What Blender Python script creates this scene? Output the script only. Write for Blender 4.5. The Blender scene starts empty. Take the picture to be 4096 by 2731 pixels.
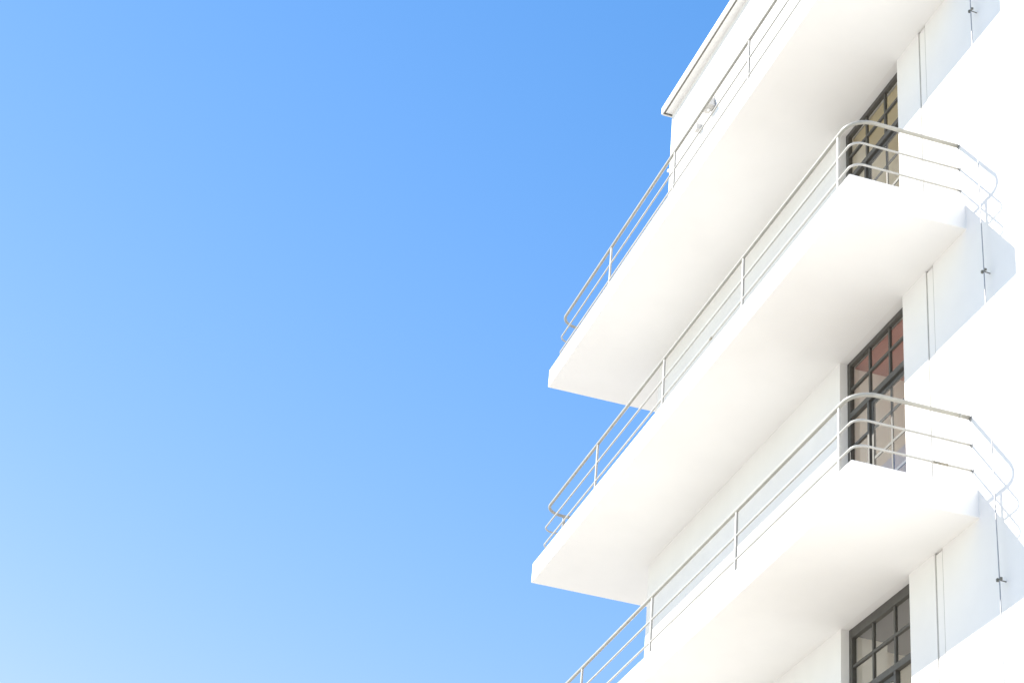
import bpy, bmesh, math
from mathutils import Vector, Matrix

scene = bpy.context.scene
col = scene.collection

# ---------------------------------------------------------------- camera
cam_data = bpy.data.cameras.new("camera")
cam = bpy.data.objects.new("camera", cam_data)
col.objects.link(cam)
cam_data.sensor_width = 36.0
cam_data.lens = 7755.98 / 4096 * 36.0
cam_data.clip_start = 0.1
cam_data.clip_end = 6000.0
Rm = Matrix(((0.95033998, -0.22484436, -0.21517189),
             (-0.29961164, -0.47397929, -0.82799547),
             (0.0841831, 0.8513452, -0.51780745)))
cam.matrix_world = Matrix.Translation((-7.6909, -13.2199, -7.9065)) @ Rm.to_4x4()
scene.camera = cam

# ---------------------------------------------------------------- light
SUN = Vector((-1.0, 0.688, 0.837)).normalized()      # towards the sun
elev = math.asin(SUN.z)
azim = math.atan2(SUN.x, SUN.y)

world = bpy.data.worlds.new("World")
scene.world = world
world.use_nodes = True
nt = world.node_tree
bg = nt.nodes["Background"]
sky = nt.nodes.new("ShaderNodeTexSky")
sky.sky_type = 'NISHITA'
sky.sun_disc = False
sky.sun_elevation = elev
sky.sun_rotation = azim
sky.altitude = 0
sky.air_density = 1.0
sky.dust_density = 0.0
sky.ozone_density = 7.0
# colour response of the whole sky: red steeper, green a little flatter (deep azure overhead, pale low down)
sep = nt.nodes.new("ShaderNodeSeparateColor")
comb = nt.nodes.new("ShaderNodeCombineColor")


def mnode(op, a, b):
    n_ = nt.nodes.new("ShaderNodeMath")
    n_.operation = op
    for i_, v_ in enumerate((a, b)):
        if isinstance(v_, (int, float)):
            n_.inputs[i_].default_value = v_
        else:
            nt.links.new(v_, n_.inputs[i_])
    return n_.outputs[0]


nt.links.new(sky.outputs[0], sep.inputs[0])
g_ = mnode('MULTIPLY', mnode('POWER', sep.outputs[1], 0.93), 1.012)
r_ = mnode('MULTIPLY', mnode('POWER', sep.outputs[0], 1.8), 1.10)
nt.links.new(mnode('MINIMUM', r_, mnode('MULTIPLY', g_, 0.76)), comb.inputs[0])
nt.links.new(g_, comb.inputs[1])
nt.links.new(mnode('MULTIPLY', mnode('POWER', sep.outputs[2], 0.6), 1.572), comb.inputs[2])
nt.links.new(comb.outputs[0], bg.inputs[0])
bg.inputs[1].default_value = 0.15

sl = bpy.data.lights.new("sun", 'SUN')
sl.energy = 4.9
sl.angle = math.radians(0.5)
sl.color = (1.0, 0.95, 0.86)
sun = bpy.data.objects.new("sun", sl)
col.objects.link(sun)
sun.rotation_euler = SUN.to_track_quat('Z', 'Y').to_euler()
sun.location = SUN * 60

scene.view_settings.view_transform = 'Standard'
scene.view_settings.look = 'None'
scene.view_settings.gamma = 1.0
scene.view_settings.use_curve_mapping = False
scene.view_settings.exposure = 1.0
scene.cycles.max_bounces = 14
scene.cycles.diffuse_bounces = 8
scene.cycles.glossy_bounces = 5
scene.cycles.transparent_max_bounces = 12
scene.cycles.use_denoising = True


# ---------------------------------------------------------------- materials
def new_mat(name):
    m = bpy.data.materials.new(name)
    m.use_nodes = True
    return m, m.node_tree, m.node_tree.nodes["Principled BSDF"]


def paint(name, c1, c2, scale, rough=0.8, bump=0.1, bscale=60.0, metallic=0.0, dist=0.004, spec=0.3):
    """procedural surface: two close tones mixed by noise, fine grain as bump"""
    m, t, b = new_mat(name)
    tc = t.nodes.new("ShaderNodeTexCoord")
    n1 = t.nodes.new("ShaderNodeTexNoise")
    n1.inputs["Scale"].default_value = scale
    n1.inputs["Detail"].default_value = 6
    n1.inputs["Roughness"].default_value = 0.6
    rmp = t.nodes.new("ShaderNodeValToRGB")
    rmp.color_ramp.elements[0].position = 0.35
    rmp.color_ramp.elements[0].color = (*c1, 1)
    rmp.color_ramp.elements[1].position = 0.65
    rmp.color_ramp.elements[1].color = (*c2, 1)
    n2 = t.nodes.new("ShaderNodeTexNoise")
    n2.inputs["Scale"].default_value = bscale
    n2.inputs["Detail"].default_value = 4
    bp = t.nodes.new("ShaderNodeBump")
    bp.inputs["Strength"].default_value = bump
    bp.inputs["Distance"].default_value = dist
    t.links.new(tc.outputs["Object"], n1.inputs["Vector"])
    t.links.new(tc.outputs["Object"], n2.inputs["Vector"])
    t.links.new(n1.outputs["Fac"], rmp.inputs["Fac"])
    t.links.new(rmp.outputs["Color"], b.inputs["Base Color"])
    t.links.new(n2.outputs["Fac"], bp.inputs["Height"])
    t.links.new(bp.outputs["Normal"], b.inputs["Normal"])
    b.inputs["Roughness"].default_value = rough
    b.inputs["Metallic"].default_value = metallic
    b.inputs["Specular IOR Level"].default_value = spec
    return m


M = {}
M['render'] = paint("white_render", (.79, .768, .738), (.82, .798, .768), 1.3, .92, .35, 140, dist=.003, spec=.1)
M['slab'] = paint("white_slab_paint", (.815, .80, .775), (.845, .83, .805), .9, .9, .3, 110, dist=.003, spec=.15)
M['tiles'] = paint("grey_floor_screed", (.21, .20, .185), (.26, .25, .23), 3, .85, .3, 90, dist=.003, spec=.2)
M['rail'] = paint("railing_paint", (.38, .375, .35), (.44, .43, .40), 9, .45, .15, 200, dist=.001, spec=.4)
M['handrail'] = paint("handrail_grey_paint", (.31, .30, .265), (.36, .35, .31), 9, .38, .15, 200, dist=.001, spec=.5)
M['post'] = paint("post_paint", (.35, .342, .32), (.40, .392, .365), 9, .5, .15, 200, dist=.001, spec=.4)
M['frame'] = paint("dark_steel_frame", (.070, .066, .058), (.090, .085, .075), 14, .5, .1, 180, dist=.001, spec=.4)
M['room'] = paint("room_plaster", (.88, .84, .77), (.90, .86, .79), 2, .9, .1, 60)
M['floorb'] = paint("room_floor", (.70, .65, .57), (.75, .70, .62), 3, .5, .1, 60)
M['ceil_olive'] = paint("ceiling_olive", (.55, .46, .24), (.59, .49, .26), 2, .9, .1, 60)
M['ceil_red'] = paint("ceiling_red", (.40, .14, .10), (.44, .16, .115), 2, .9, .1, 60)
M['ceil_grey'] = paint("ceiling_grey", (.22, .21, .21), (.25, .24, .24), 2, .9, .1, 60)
M['zinc'] = paint("zinc_sheet", (.62, .62, .60), (.70, .70, .68), 3, .5, .1, 90, spec=.4)
M['gap_shade'] = paint("dark_gap_shade", (.14, .135, .115), (.18, .17, .15), 20, .8, .1, 90)  # painted shade for the gap under the coping lip
M['roof'] = paint("roof_gravel", (.25, .24, .22), (.35, .33, .31), 40, .95, .6, 90, dist=.02)
M['wire'] = paint("galvanised_wire", (.30, .31, .32), (.38, .39, .40), 30, .45, .2, 200, metallic=.6)
M['clamp'] = paint("weathered_clamp", (.13, .13, .115), (.19, .19, .17), 40, .6, .2, 200, metallic=.2)
M['rust'] = paint("rusty_joint", (.20, .17, .125), (.36, .34, .29), 45, .8, .4, 160, dist=.001)
M['joint'] = paint("grey_joint_shade", (.36, .35, .32), (.44, .43, .395), 12, .9, .3, 120, dist=.001)  # painted shade for the gaps beside the joint covers
M['lamp'] = paint("lamp_housing", (.50, .485, .46), (.56, .545, .52), 10, .5, .1, 90)
M['rim'] = paint("lamp_rim", (.70, .69, .67), (.75, .74, .72), 10, .5, .1, 90)
M['ground'] = paint("pale_gravel_ground", (.515, .48, .42), (.59, .555, .49), .6, .95, .6, 25, dist=.02, spec=.1)

m, t, b = new_mat("window_glass")
t.nodes.remove(b)
out = t.nodes["Material Output"]
tr = t.nodes.new("ShaderNodeBsdfTransparent")
tr.inputs[0].default_value = (.97, .98, .97, 1)
gl = t.nodes.new("ShaderNodeBsdfGlossy")
gl.inputs["Roughness"].default_value = 0.0
gl.inputs[0].default_value = (1, 1, 1, 1)
fr = t.nodes.new("ShaderNodeFresnel")
geo = t.nodes.new("ShaderNodeNewGeometry")
iorm = t.nodes.new("ShaderNodeMix")
iorm.inputs["A"].default_value = 1.62
iorm.inputs["B"].default_value = 1 / 1.62
t.links.new(geo.outputs["Backfacing"], iorm.inputs["Factor"])
t.links.new(iorm.outputs["Result"], fr.inputs["IOR"])
nz = t.nodes.new("ShaderNodeTexNoise")
nz.inputs["Scale"].default_value = 2.2
bmp = t.nodes.new("ShaderNodeBump")
bmp.inputs["Strength"].default_value = 0.02
bmp.inputs["Distance"].default_value = 0.01
mx = t.nodes.new("ShaderNodeMixShader")
t.links.new(nz.outputs["Fac"], bmp.inputs["Height"])
t.links.new(bmp.outputs["Normal"], gl.inputs["Normal"])
t.links.new(fr.outputs[0], mx.inputs[0])
t.links.new(tr.outputs[0], mx.inputs[1])
t.links.new(gl.outputs[0], mx.inputs[2])
t.links.new(mx.outputs[0], out.inputs[0])
M['glass'] = m

m, t, b = new_mat("bulb_glass")
nzb = t.nodes.new("ShaderNodeTexNoise")
nzb.inputs["Scale"].default_value = 30
rb = t.nodes.new("ShaderNodeValToRGB")
rb.color_ramp.elements[0].color = (.78, .78, .76, 1)
rb.color_ramp.elements[1].color = (.86, .86, .84, 1)
t.links.new(nzb.outputs["Fac"], rb.inputs["Fac"])
t.links.new(rb.outputs["Color"], b.inputs["Base Color"])
b.inputs["Roughness"].default_value = .2
M['bulb'] = m


# ---------------------------------------------------------------- helpers
def obj(name, bm, mat, parent=None, smooth=False):
    bmesh.ops.recalc_face_normals(bm, faces=bm.faces)
    me = bpy.data.meshes.new(name)
    bm.to_mesh(me)
    bm.free()
    if smooth:
        for p in me.polygons:
            p.use_smooth = True
    me.materials.append(mat)
    o = bpy.data.objects.new(name, me)
    col.objects.link(o)
    if parent is not None:
        o.parent = parent
        o.matrix_parent_inverse = Matrix.Translation(-wloc(parent))
    return o


def wloc(o):
    return Vector(o['_w']) if '_w' in o else Vector((0, 0, 0))


def thing(name, label, cat, loc=(0, 0, 0), group=None):
    o = bpy.data.objects.new(name, None)
    col.objects.link(o)
    o.location = loc
    o.empty_display_size = .2
    o['_w'] = loc
    o['label'] = label
    o['category'] = cat
    if group:
        o['group'] = group
    return o


def box(bm, x0, x1, y0, y1, z0, z1, bevel=0.0):
    vs = [bm.verts.new((x, y, z)) for x in (x0, x1) for y in (y0, y1) for z in (z0, z1)]
    F = [(0, 1, 3, 2), (4, 6, 7, 5), (0, 4, 5, 1), (2, 3, 7, 6), (0, 2, 6, 4), (1, 5, 7, 3)]
    fs = [bm.faces.new([vs[i] for i in f]) for f in F]
    if bevel:
        es = list({e for f in fs for e in f.edges})
        bmesh.ops.bevel(bm, geom=es, offset=bevel, segments=2, affect='EDGES', profile=.5)
    return vs


def rounded(pts, rads, n=9):
    """polyline with rounded corners; rads[i] is the radius at interior point i"""
    pts = [Vector(p) for p in pts]
    out = [pts[0]]
    for i in range(1, len(pts) - 1):
        a, b_, c = pts[i - 1], pts[i], pts[i + 1]
        r = rads[i - 1]
        u = (a - b_).normalized()
        v = (c - b_).normalized()
        ang = u.angle(v)
        d = r / math.tan(ang / 2)
        ctr = b_ + (u + v).normalized() * (r / math.sin(ang / 2))
        p0, p1 = b_ + u * d, b_ + v * d
        w0, w1 = p0 - ctr, p1 - ctr
        tot = w0.angle(w1)
        ax = w0.cross(w1).normalized()
        for k in range(n + 1):
            out.append(ctr + Matrix.Rotation(tot * k / n, 3, ax) @ w0)
    out.append(pts[-1])
    return out


def tube(bm, pts, r, seg=14, up=Vector((0, 0, 1))):
    pts = [Vector(p) for p in pts]
    rings = []
    for i, p in enumerate(pts):
        if i == 0:
            d = pts[1] - p
        elif i == len(pts) - 1:
            d = p - pts[i - 1]
        else:
            d = (pts[i + 1] - p).normalized() + (p - pts[i - 1]).normalized()
        d.normalize()
        u = up if abs(d.dot(up)) < .95 else Vector((1, 0, 0))
        s = d.cross(u).normalized()
        w = s.cross(d).normalized()
        rings.append([bm.verts.new(p + (s * math.cos(2 * math.pi * k / seg) + w * math.sin(2 * math.pi * k / seg)) * r)
                      for k in range(seg)])
    for a, b_ in zip(rings, rings[1:]):
        for k in range(seg):
            bm.faces.new((a[k], a[(k + 1) % seg], b_[(k + 1) % seg], b_[k]))
    bm.faces.new(rings[0])
    bm.faces.new(rings[-1])


# ---------------------------------------------------------------- dimensions (metres; z = 0 is the lowest slab top in view)
D = 1.195            # slab projection
YF = 9.53            # far end of the slabs
YC = 8.28            # far corner of the building
T = 0.2836           # slab thickness
GZ = -9.45           # ground
ZR = 10.05           # underside of the coping
LEV = [-6.0, -3.0, 0.0, 3.0, 6.0]
TW = 0.18            # wall thickness
OY0, OY1 = 1.283, 2.69   # door opening
BX = 8.5
YN = -9.0

# ---------------------------------------------------------------- ground
bm = bmesh.new()
n = 24
S = 2500.0
vs = [[bm.verts.new((-S + 2 * S * i / n, -S + 2 * S * j / n, GZ)) for j in range(n + 1)] for i in range(n + 1)]
for i in range(n):
    for j in range(n):
        bm.faces.new((vs[i][j], vs[i + 1][j], vs[i + 1][j + 1], vs[i][j + 1]))
g = obj('ground', bm, M['ground'])
g['kind'] = 'structure'

# ---------------------------------------------------------------- building
B = thing('apartment_building', 'white rendered building with three stacked balcony slabs and dark steel windows',
          'building', (0, 0, GZ))

# walls: front wall as cells between the door openings and the slots of the joint covers
SY0, SY1 = 0.655, 0.800          # slot for the joint cover
bm = bmesh.new()
ztop = ZR


def front(y0, y1, z0, z1):
    box(bm, 0, TW, y0, y1, z0, z1)


front(YN, SY0, GZ, ztop)
front(SY1, OY0, GZ, ztop)
front(OY1, YC, GZ, ztop)
box(bm, .028, TW, SY0, SY1, GZ, ztop)                     # back of the slot
zs = GZ
for k, z in enumerate(LEV):
    front(OY0, OY1, zs, z)
    zs = z + 3.0 - T
front(OY0, OY1, zs, ztop)
for k, z in enumerate(LEV[1:] + [9.0]):                   # slot is closed at every slab
    box(bm, 0, .028, SY0, SY1, z - T + (0.004 if z < 9 else 0), z)
box(bm, 0, .028, SY0, SY1, 9.0, ztop)
box(bm, 0, .028, SY0, SY1, GZ, LEV[0])
box(bm, TW, BX, YC - TW, YC, GZ, ztop)
box(bm, TW, BX, YN, YN + TW, GZ, ztop)
box(bm, BX - TW, BX, YN + TW, YC - TW, GZ, ztop)
bmesh.ops.remove_doubles(bm, verts=bm.verts, dist=1e-6)
wall = obj('wall', bm, M['render'], B)

bm = bmesh.new()
box(bm, TW, BX - TW, YN + TW, YC - TW, ztop - .35, ztop - .05)
obj('roof', bm, M['roof'], B)

# coping round the roof edge: a board and, a little clear of it, the folded sheet-metal lip
bm = bmesh.new()
box(bm, -.105, .35, YN - .02, YC + .012, ZR, ZR + .035)
box(bm, .35, BX + .02, YC - .35, YC + .012, ZR, ZR + .035)
box(bm, .35, BX + .02, YN - .02, YN + .33, ZR, ZR + .035)
box(bm, BX - .33, BX + .02, YN + .33, YC - .35, ZR, ZR + .035)
cop = obj('roof_coping', bm, M['slab'], B)
bm = bmesh.new()
box(bm, -.155, -.1355, YN - .06, YC + .05, ZR - .020, ZR + .095)
box(bm, -.1355, BX + .06, YC + .024, YC + .05, ZR - .028, ZR + .095)
box(bm, -.1355, BX + .06, YN - .06, YN - .034, ZR - .028, ZR + .095)
box(bm, -.1355, BX + .06, YN - .034, YC + .024, ZR + .04, ZR + .095)
obj('metal_lip', bm, M['zinc'], cop)
bm = bmesh.new()  # added dark strip between board and lip, its colour stands for the gap's shade
box(bm, -.135, -.1055, YN + .01, YC + .012, ZR - .006, ZR + .03)
box(bm, -.135, .4, YC + .0125, YC + .0235, ZR - .02, ZR + .03)
obj('gap_shade_strip', bm, M['gap_shade'], cop)

# joint covers: a narrow flush panel in the slot of each storey
for z in LEV:
    bm = bmesh.new()
    box(bm, .006, .027, SY0 + .018, SY1 - .020, z + .01, z + 3 - T - .02)
    jc = obj('joint_cover', bm, M['render'], B)
    for q0, q1 in ((SY0 + .001, SY0 + .017), (SY1 - .019, SY1 - .001)):  # grey strips filling both gaps, the shade inside them put into the colour
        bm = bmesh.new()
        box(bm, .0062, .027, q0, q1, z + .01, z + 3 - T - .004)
        obj('joint_shade', bm, M['joint'], jc)

# slabs
for z in LEV:
    bm = bmesh.new()
    poly = [(-D, 0), (0, 0), (0, YC), (3.6, YC), (3.6, YF), (-D, YF)]
    lo = [bm.verts.new((x, y, z - T)) for x, y in poly]
    hi = [bm.verts.new((x, y, z)) for x, y in poly]
    bm.faces.new(lo)
    bm.faces.new(hi)
    for i in range(6):
        bm.faces.new((lo[i], lo[(i + 1) % 6], hi[(i + 1) % 6], hi[i]))
    bm.edges.ensure_lookup_table()

    def outer(e):
        a, c = e.verts[0].co, e.verts[1].co
        if abs(a.z - c.z) > .1:
            return abs(a.x + D) < .01
        return (a.x < -D + .01 and c.x < -D + .01) or (abs(a.y) < .01 and abs(c.y) < .01) or \
               (abs(a.y - YF) < .01 and abs(c.y - YF) < .01)
    es = [e for e in bm.edges if outer(e)]
    bmesh.ops.bevel(bm, geom=es, offset=.012, segments=3, affect='EDGES', profile=.5)
    sb = obj('balcony_slab', bm, M['slab'], B)
    bm = bmesh.new()
    box(bm, -D + .17, -.01, .12, YC, z - .01, z + .004)
    box(bm, -D + .17, 3.5, YC + .0002, YF - .17, z - .01, z + .004)
    obj('balcony_floor', bm, M['tiles'], sb)


# windows with balcony doors
def make_window(z, drop, leaf_cols, ceil):
    """z: floor level; drop: extra depth of the head frame; leaf_cols: first and last column of the door leaf
    counted from the far jamb"""
    H = z + 3 - T
    y0, y1 = OY0 + .001, OY1 - .001
    x0, x1 = .085, .135
    jw = .042
    ys = [y1 - .04, 2.212, 1.772, y0 + .04]              # mullion centres, far to near
    tt = z + 2.065 - drop                                # middle of the transom
    up = z + 2.385 - drop
    rows = [z + 1.70 - drop, z + 1.36 - drop, z + 1.02 - drop, z + .68 - drop, z + .34 - drop]
    bm = bmesh.new()
    box(bm, x0, x1, y1 - .062, y1, z, H, 0.004)
    box(bm, x0, x1, y0, y0 + .062, z, H, 0.004)
    box(bm, x0 + .001, x1 - .001, y0 + .062, y1 - .062, H - .055 - drop * .75, H - .001, 0.004)
    box(bm, x0 + .001, x1 - .001, y0 + .062, y1 - .062, z, z + .06, 0.004)
    box(bm, x0 - .004, x1 - .003, y0 + .062, y1 - .062, tt - .033, tt + .033, 0.004)
    a, c = leaf_cols
    ye = ys[a] if a > 0 else None
    # fixed post beside the door leaf
    if a > 0:
        box(bm, x0 - .002, x1 - .002, ys[a] - .008, ys[a] + .030, z + .06, tt - .033, 0.003)
    if c < 3:
        box(bm, x0 - .002, x1 - .002, ys[c] - .030, ys[c] + .008, z + .06, tt - .033, 0.003)
    win = obj('balcony_window', bm, M['frame'], B)
    win.data.update()
    # bars, each a part of its own
    def bar(*a_):
        bm_ = bmesh.new()
        box(bm_, *a_, .002)
        obj('glazing_bar', bm_, M['frame'], win)
    bw = .015
    for yy in (ys[1], ys[2]):
        bar(x0 + .012, x1 - .010, yy - bw, yy + bw, tt + .033, H - .055 - drop * .75)
    bar(x0 + .010, x1 - .012, y0 + .062, y1 - .062, up - bw, up + bw)
    fx = (y0 + .062, ys[2] - .03) if a == 0 else (ys[1] + .03, y1 - .062)
    for zz in rows:
        bar(x0 + .010, x1 - .012, fx[0], fx[1], zz - bw, zz + bw)
    # door leaf
    ly1 = (y1 - .062 - .008) if a == 0 else ys[1] - .016
    ly0 = (ys[2] + .016) if a == 0 else y0 + .062 + .008
    lt, lb = tt - .033 - .012, z + .07
    lx0, lx1 = x0 + .022, x1 - .002
    st = .045
    bm = bmesh.new()
    box(bm, lx0, lx1, ly1 - st, ly1, lb, lt, .003)
    box(bm, lx0, lx1, ly0, ly0 + st, lb, lt, .003)
    box(bm, lx0 + .001, lx1 - .001, ly0 + st, ly1 - st, lt - st, lt, .003)
    box(bm, lx0 + .001, lx1 - .001, ly0 + st, ly1 - st, lb, lb + .09, .003)
    leaf = obj('door_leaf', bm, M['frame'], win)
    ym = ys[2] if a > 0 else ys[1]
    bar(lx0 + .004, lx1 - .006, ym - .016, ym + .016, lb + .09, lt - st)
    for zz in rows:
        bar(lx0 + .006, lx1 - .008, ly0 + st, ly1 - st, zz - .016, zz + .016)
    # handle
    bm = bmesh.new()
    hy = ly1 - st / 2 if a > 0 else ly0 + st / 2
    tube(bm, [(lx0, hy, z + 1.05), (lx0 - .045, hy, z + 1.05)], .008)
    tube(bm, [(lx0 - .04, hy, z + 1.05), (lx0 - .04, hy - .11 if a > 0 else hy + .11, z + 1.05)], .009)
    obj('door_handle', bm, M['wire'], win, True)
    # glass
    bm = bmesh.new()
    v = [bm.verts.new(p) for p in ((.112, y0 + .03, z + .03), (.112, y1 - .03, z + .03),
                                   (.112, y1 - .03, H - .03), (.112, y0 + .03, H - .03))]
    bm.faces.new(v)
    obj('pane', bm, M['glass'], win)
    # room behind
    bm = bmesh.new()
    X0, X1 = TW + .001, 2.4
    Y0 = .9
    Zc = H - .012 - (.03 if drop else 0)
    if drop:
        side = [(X0, 2.70), (.50, 2.70), (.50, 2.90), (X1, 2.90)]
    else:
        side = [(X0, 2.715), (X1, 2.715)]
    pl = [(X1, Y0), (X0, Y0)]
    def quad(a_, b_):
        v_ = [bm.verts.new((*a_, z)), bm.verts.new((*b_, z)), bm.verts.new((*b_, Zc)), bm.verts.new((*a_, Zc))]
        bm.faces.new(v_)
    for a_, b_ in zip(side, side[1:]):
        quad(a_, b_)
    quad(side[-1], pl[0])
    quad(pl[0], pl[1])
    quad((X0, Y0), (X0, OY0))
    obj('room_wall', bm, M['room'], B)
    bm = bmesh.new()
    bm.faces.new([bm.verts.new((x, y, Zc)) for x, y in side + pl])
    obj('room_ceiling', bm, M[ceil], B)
    bm = bmesh.new()
    bm.faces.new([bm.verts.new((x, y, z + .02)) for x, y in side + pl])
    obj('room_floor', bm, M['floorb'], B)


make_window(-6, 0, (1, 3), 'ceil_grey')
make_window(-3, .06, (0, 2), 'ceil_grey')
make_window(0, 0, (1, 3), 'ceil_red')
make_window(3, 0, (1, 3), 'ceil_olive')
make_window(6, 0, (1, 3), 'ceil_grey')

# ---------------------------------------------------------------- railings
RX = -1.115
YR0, YR1 = .08, 9.43
HZ, B1, B2 = .735, .46, .207


def make_railing(z, label):
    R_ = thing('balcony_railing', label, 'railing', (RX, YR0, z), 'tubular railings on the balcony slabs')

    def run(h, rn, rf):
        return rounded([(0.0, YR0, z + h), (RX, YR0, z + h), (RX, YR1, z + h), (3.5, YR1, z + h), ], [rn, rf])
    bm = bmesh.new()
    tube(bm, run(HZ, .225, .25), .0205, 18)
    obj('handrail', bm, M['handrail'], R_, True)
    for h in (B1, B2):
        bm = bmesh.new()
        tube(bm, run(h, .11, .13), .0115, 12)
        obj('rail_bar', bm, M['rail'], R_, True)
    for h, r in ((HZ, .034), (B1, .022), (B2, .022)):
        bm = bmesh.new()
        tube(bm, [(-.001, YR0, z + h), (-.010, YR0, z + h)], r, 16)
        obj('wall_flange', bm, M['wire'], R_)
    ps = [(RX, y) for y in (.40, 2.69, 4.99, 7.29)]
    for x, y in ps:
        bm = bmesh.new()
        box(bm, x - .011, x + .011, y - .018, y + .018, z - .002, z + HZ - .012, .002)
        obj('post', bm, M['post'], R_)
    for x, y in ((-.84, YR1), (1.3, YR1), (3.4, YR1)):
        bm = bmesh.new()
        box(bm, x - .018, x + .018, y - .011, y + .011, z - .002, z + HZ - .012, .002)
        obj('post', bm, M['post'], R_)
    if z in (0, 3):
        # butt joints in the tubes, the paint cracked and rusty round them
        js = [((-.11, YR0, z + HZ), (-.095, YR0, z + HZ), .0222, 'rail'),
              ((-.38, YR0, z + B2), (-.24, YR0, z + B2), .0128, 'rust')] if z == 0 else \
             [((RX, 3.51, z + B2), (RX, 3.58, z + B2), .0135, 'rust')]
        for p0, p1, r, mk in js:
            bm = bmesh.new()
            tube(bm, [p0, p1], r, 14)
            obj('joint_sleeve', bm, M[mk], R_, True)
    return R_


make_railing(0, 'white tubular railing on the lowest visible balcony, crossing the bottom edge of the photo')
make_railing(3, 'white tubular railing on the middle balcony, both rounded ends in view')
make_railing(6, 'white tubular railing on the highest balcony, in front of the plain upper wall')
make_railing(-3, 'white tubular railing on the fourth balcony down, under the grey ceiling window')
make_railing(-6, 'white tubular railing on the lowest balcony above the ground')

# ---------------------------------------------------------------- lightning conductor
WX, WY = -.072, -.39
L = thing('lightning_conductor', 'thin grey lightning conductor wire running down the wall beside the balcony ends',
          'wire', (WX, WY, GZ))
bm = bmesh.new()
pts = []
import random
random.seed(4)
z = GZ + .3
while z < ZR + .3:
    pts.append((WX + random.uniform(-.003, .003), WY + random.uniform(-.005, .005), z))
    z += .9
tube(bm, pts, .0052, 8)
obj('wire', bm, M['wire'], L, True)
for k, z in enumerate((-7.06, -4.06, -1.03, 1.99, 5.05, 8.1)):
    bm = bmesh.new()
    tube(bm, [(0, WY + .012, z), (WX + .004, WY, z - .004)], .005, 10)
    tube(bm, [(WX, WY - .036, z - .004), (WX, WY + .030, z + .002)], .007, 10)
    box(bm, WX - .011, WX + .011, WY - .038, WY - .026, z - .014, z + .009, .002)
    box(bm, WX - .011, WX + .011, WY + .012, WY + .034, z - .009, z + .018, .002)
    obj('wire_clamp', bm, M['clamp'], L)

# ---------------------------------------------------------------- flood lamp and junction box on the upper wall
F = thing('wall_lamp', 'small grey flood lamp on the upper wall just behind the top railing', 'lamp', (0, 6.62, 9.02))
bm = bmesh.new()
# tapering closed housing, lit face looking down
y0, y1, z0, z1 = 6.51, 6.73, 8.92, 9.09
o_ = [(-.02, y0), (-.02, y1), (-.13, y1), (-.13, y0)]
i_ = [(-.02, y0 + .06), (-.02, y1 - .06), (-.07, y1 - .06), (-.07, y0 + .06)]
a = [bm.verts.new((x, y, z0)) for x, y in o_]
c = [bm.verts.new((x, y, z1)) for x, y in i_]
for k in range(4):
    bm.faces.new((a[k], a[(k + 1) % 4], c[(k + 1) % 4], c[k]))
bm.faces.new(c)
bm.faces.new(a)
obj('lamp_housing', bm, M['lamp'], F)
bm = bmesh.new()
box(bm, -.146, -.132, y0 - .012, y1 + .012, z0 - .022, z0 + .03, .003)
obj('lamp_rim', bm, M['rim'], F)
bm = bmesh.new()
box(bm, -.019, -.001, y0 + .05, y1 - .05, z0 + .02, z1 + .04, .003)
obj('lamp_bracket', bm, M['lamp'], F)
bm = bmesh.new()
bmesh.ops.create_uvsphere(bm, u_segments=18, v_segments=12, radius=.026, matrix=Matrix.Translation((-.075, 6.62, z0 - .012)))
obj('bulb', bm, M['bulb'], F, True)

J = thing('junction_box', 'tiny grey junction box with a thin cable left of the flood lamp', 'box', (0, 7.08, 8.92))
bm = bmesh.new()
box(bm, -.075, -.001, 7.03, 7.13, 8.875, 8.975, .006)
obj('box_body', bm, M['lamp'], J)
bm = bmesh.new()
box(bm, -.085, -.0755, 7.022, 7.138, 8.867, 8.983, .002)
obj('box_lid', bm, M['rim'], J)
bm = bmesh.new()
tube(bm, [(-.012, 6.78, 8.925), (-.012, 7.029, 8.925)], .007, 8)
tube(bm, [(-.012, 7.131, 8.925), (-.012, 8.1, 8.925)], .007, 8)
obj('cable', bm, M['rim'], J, True)

Sx = thing('overflow_spout', 'tiny white spout sticking out at the upper wall corner', 'spout', (0, 8.28, 9.03))
bm = bmesh.new()
box(bm, -.02, .04, 8.281, 8.33, 9.01, 9.045, .004)
obj('spout_body', bm, M['slab'], Sx)

for o in list(scene.objects):
    if '_w' in o:
        del o['_w']
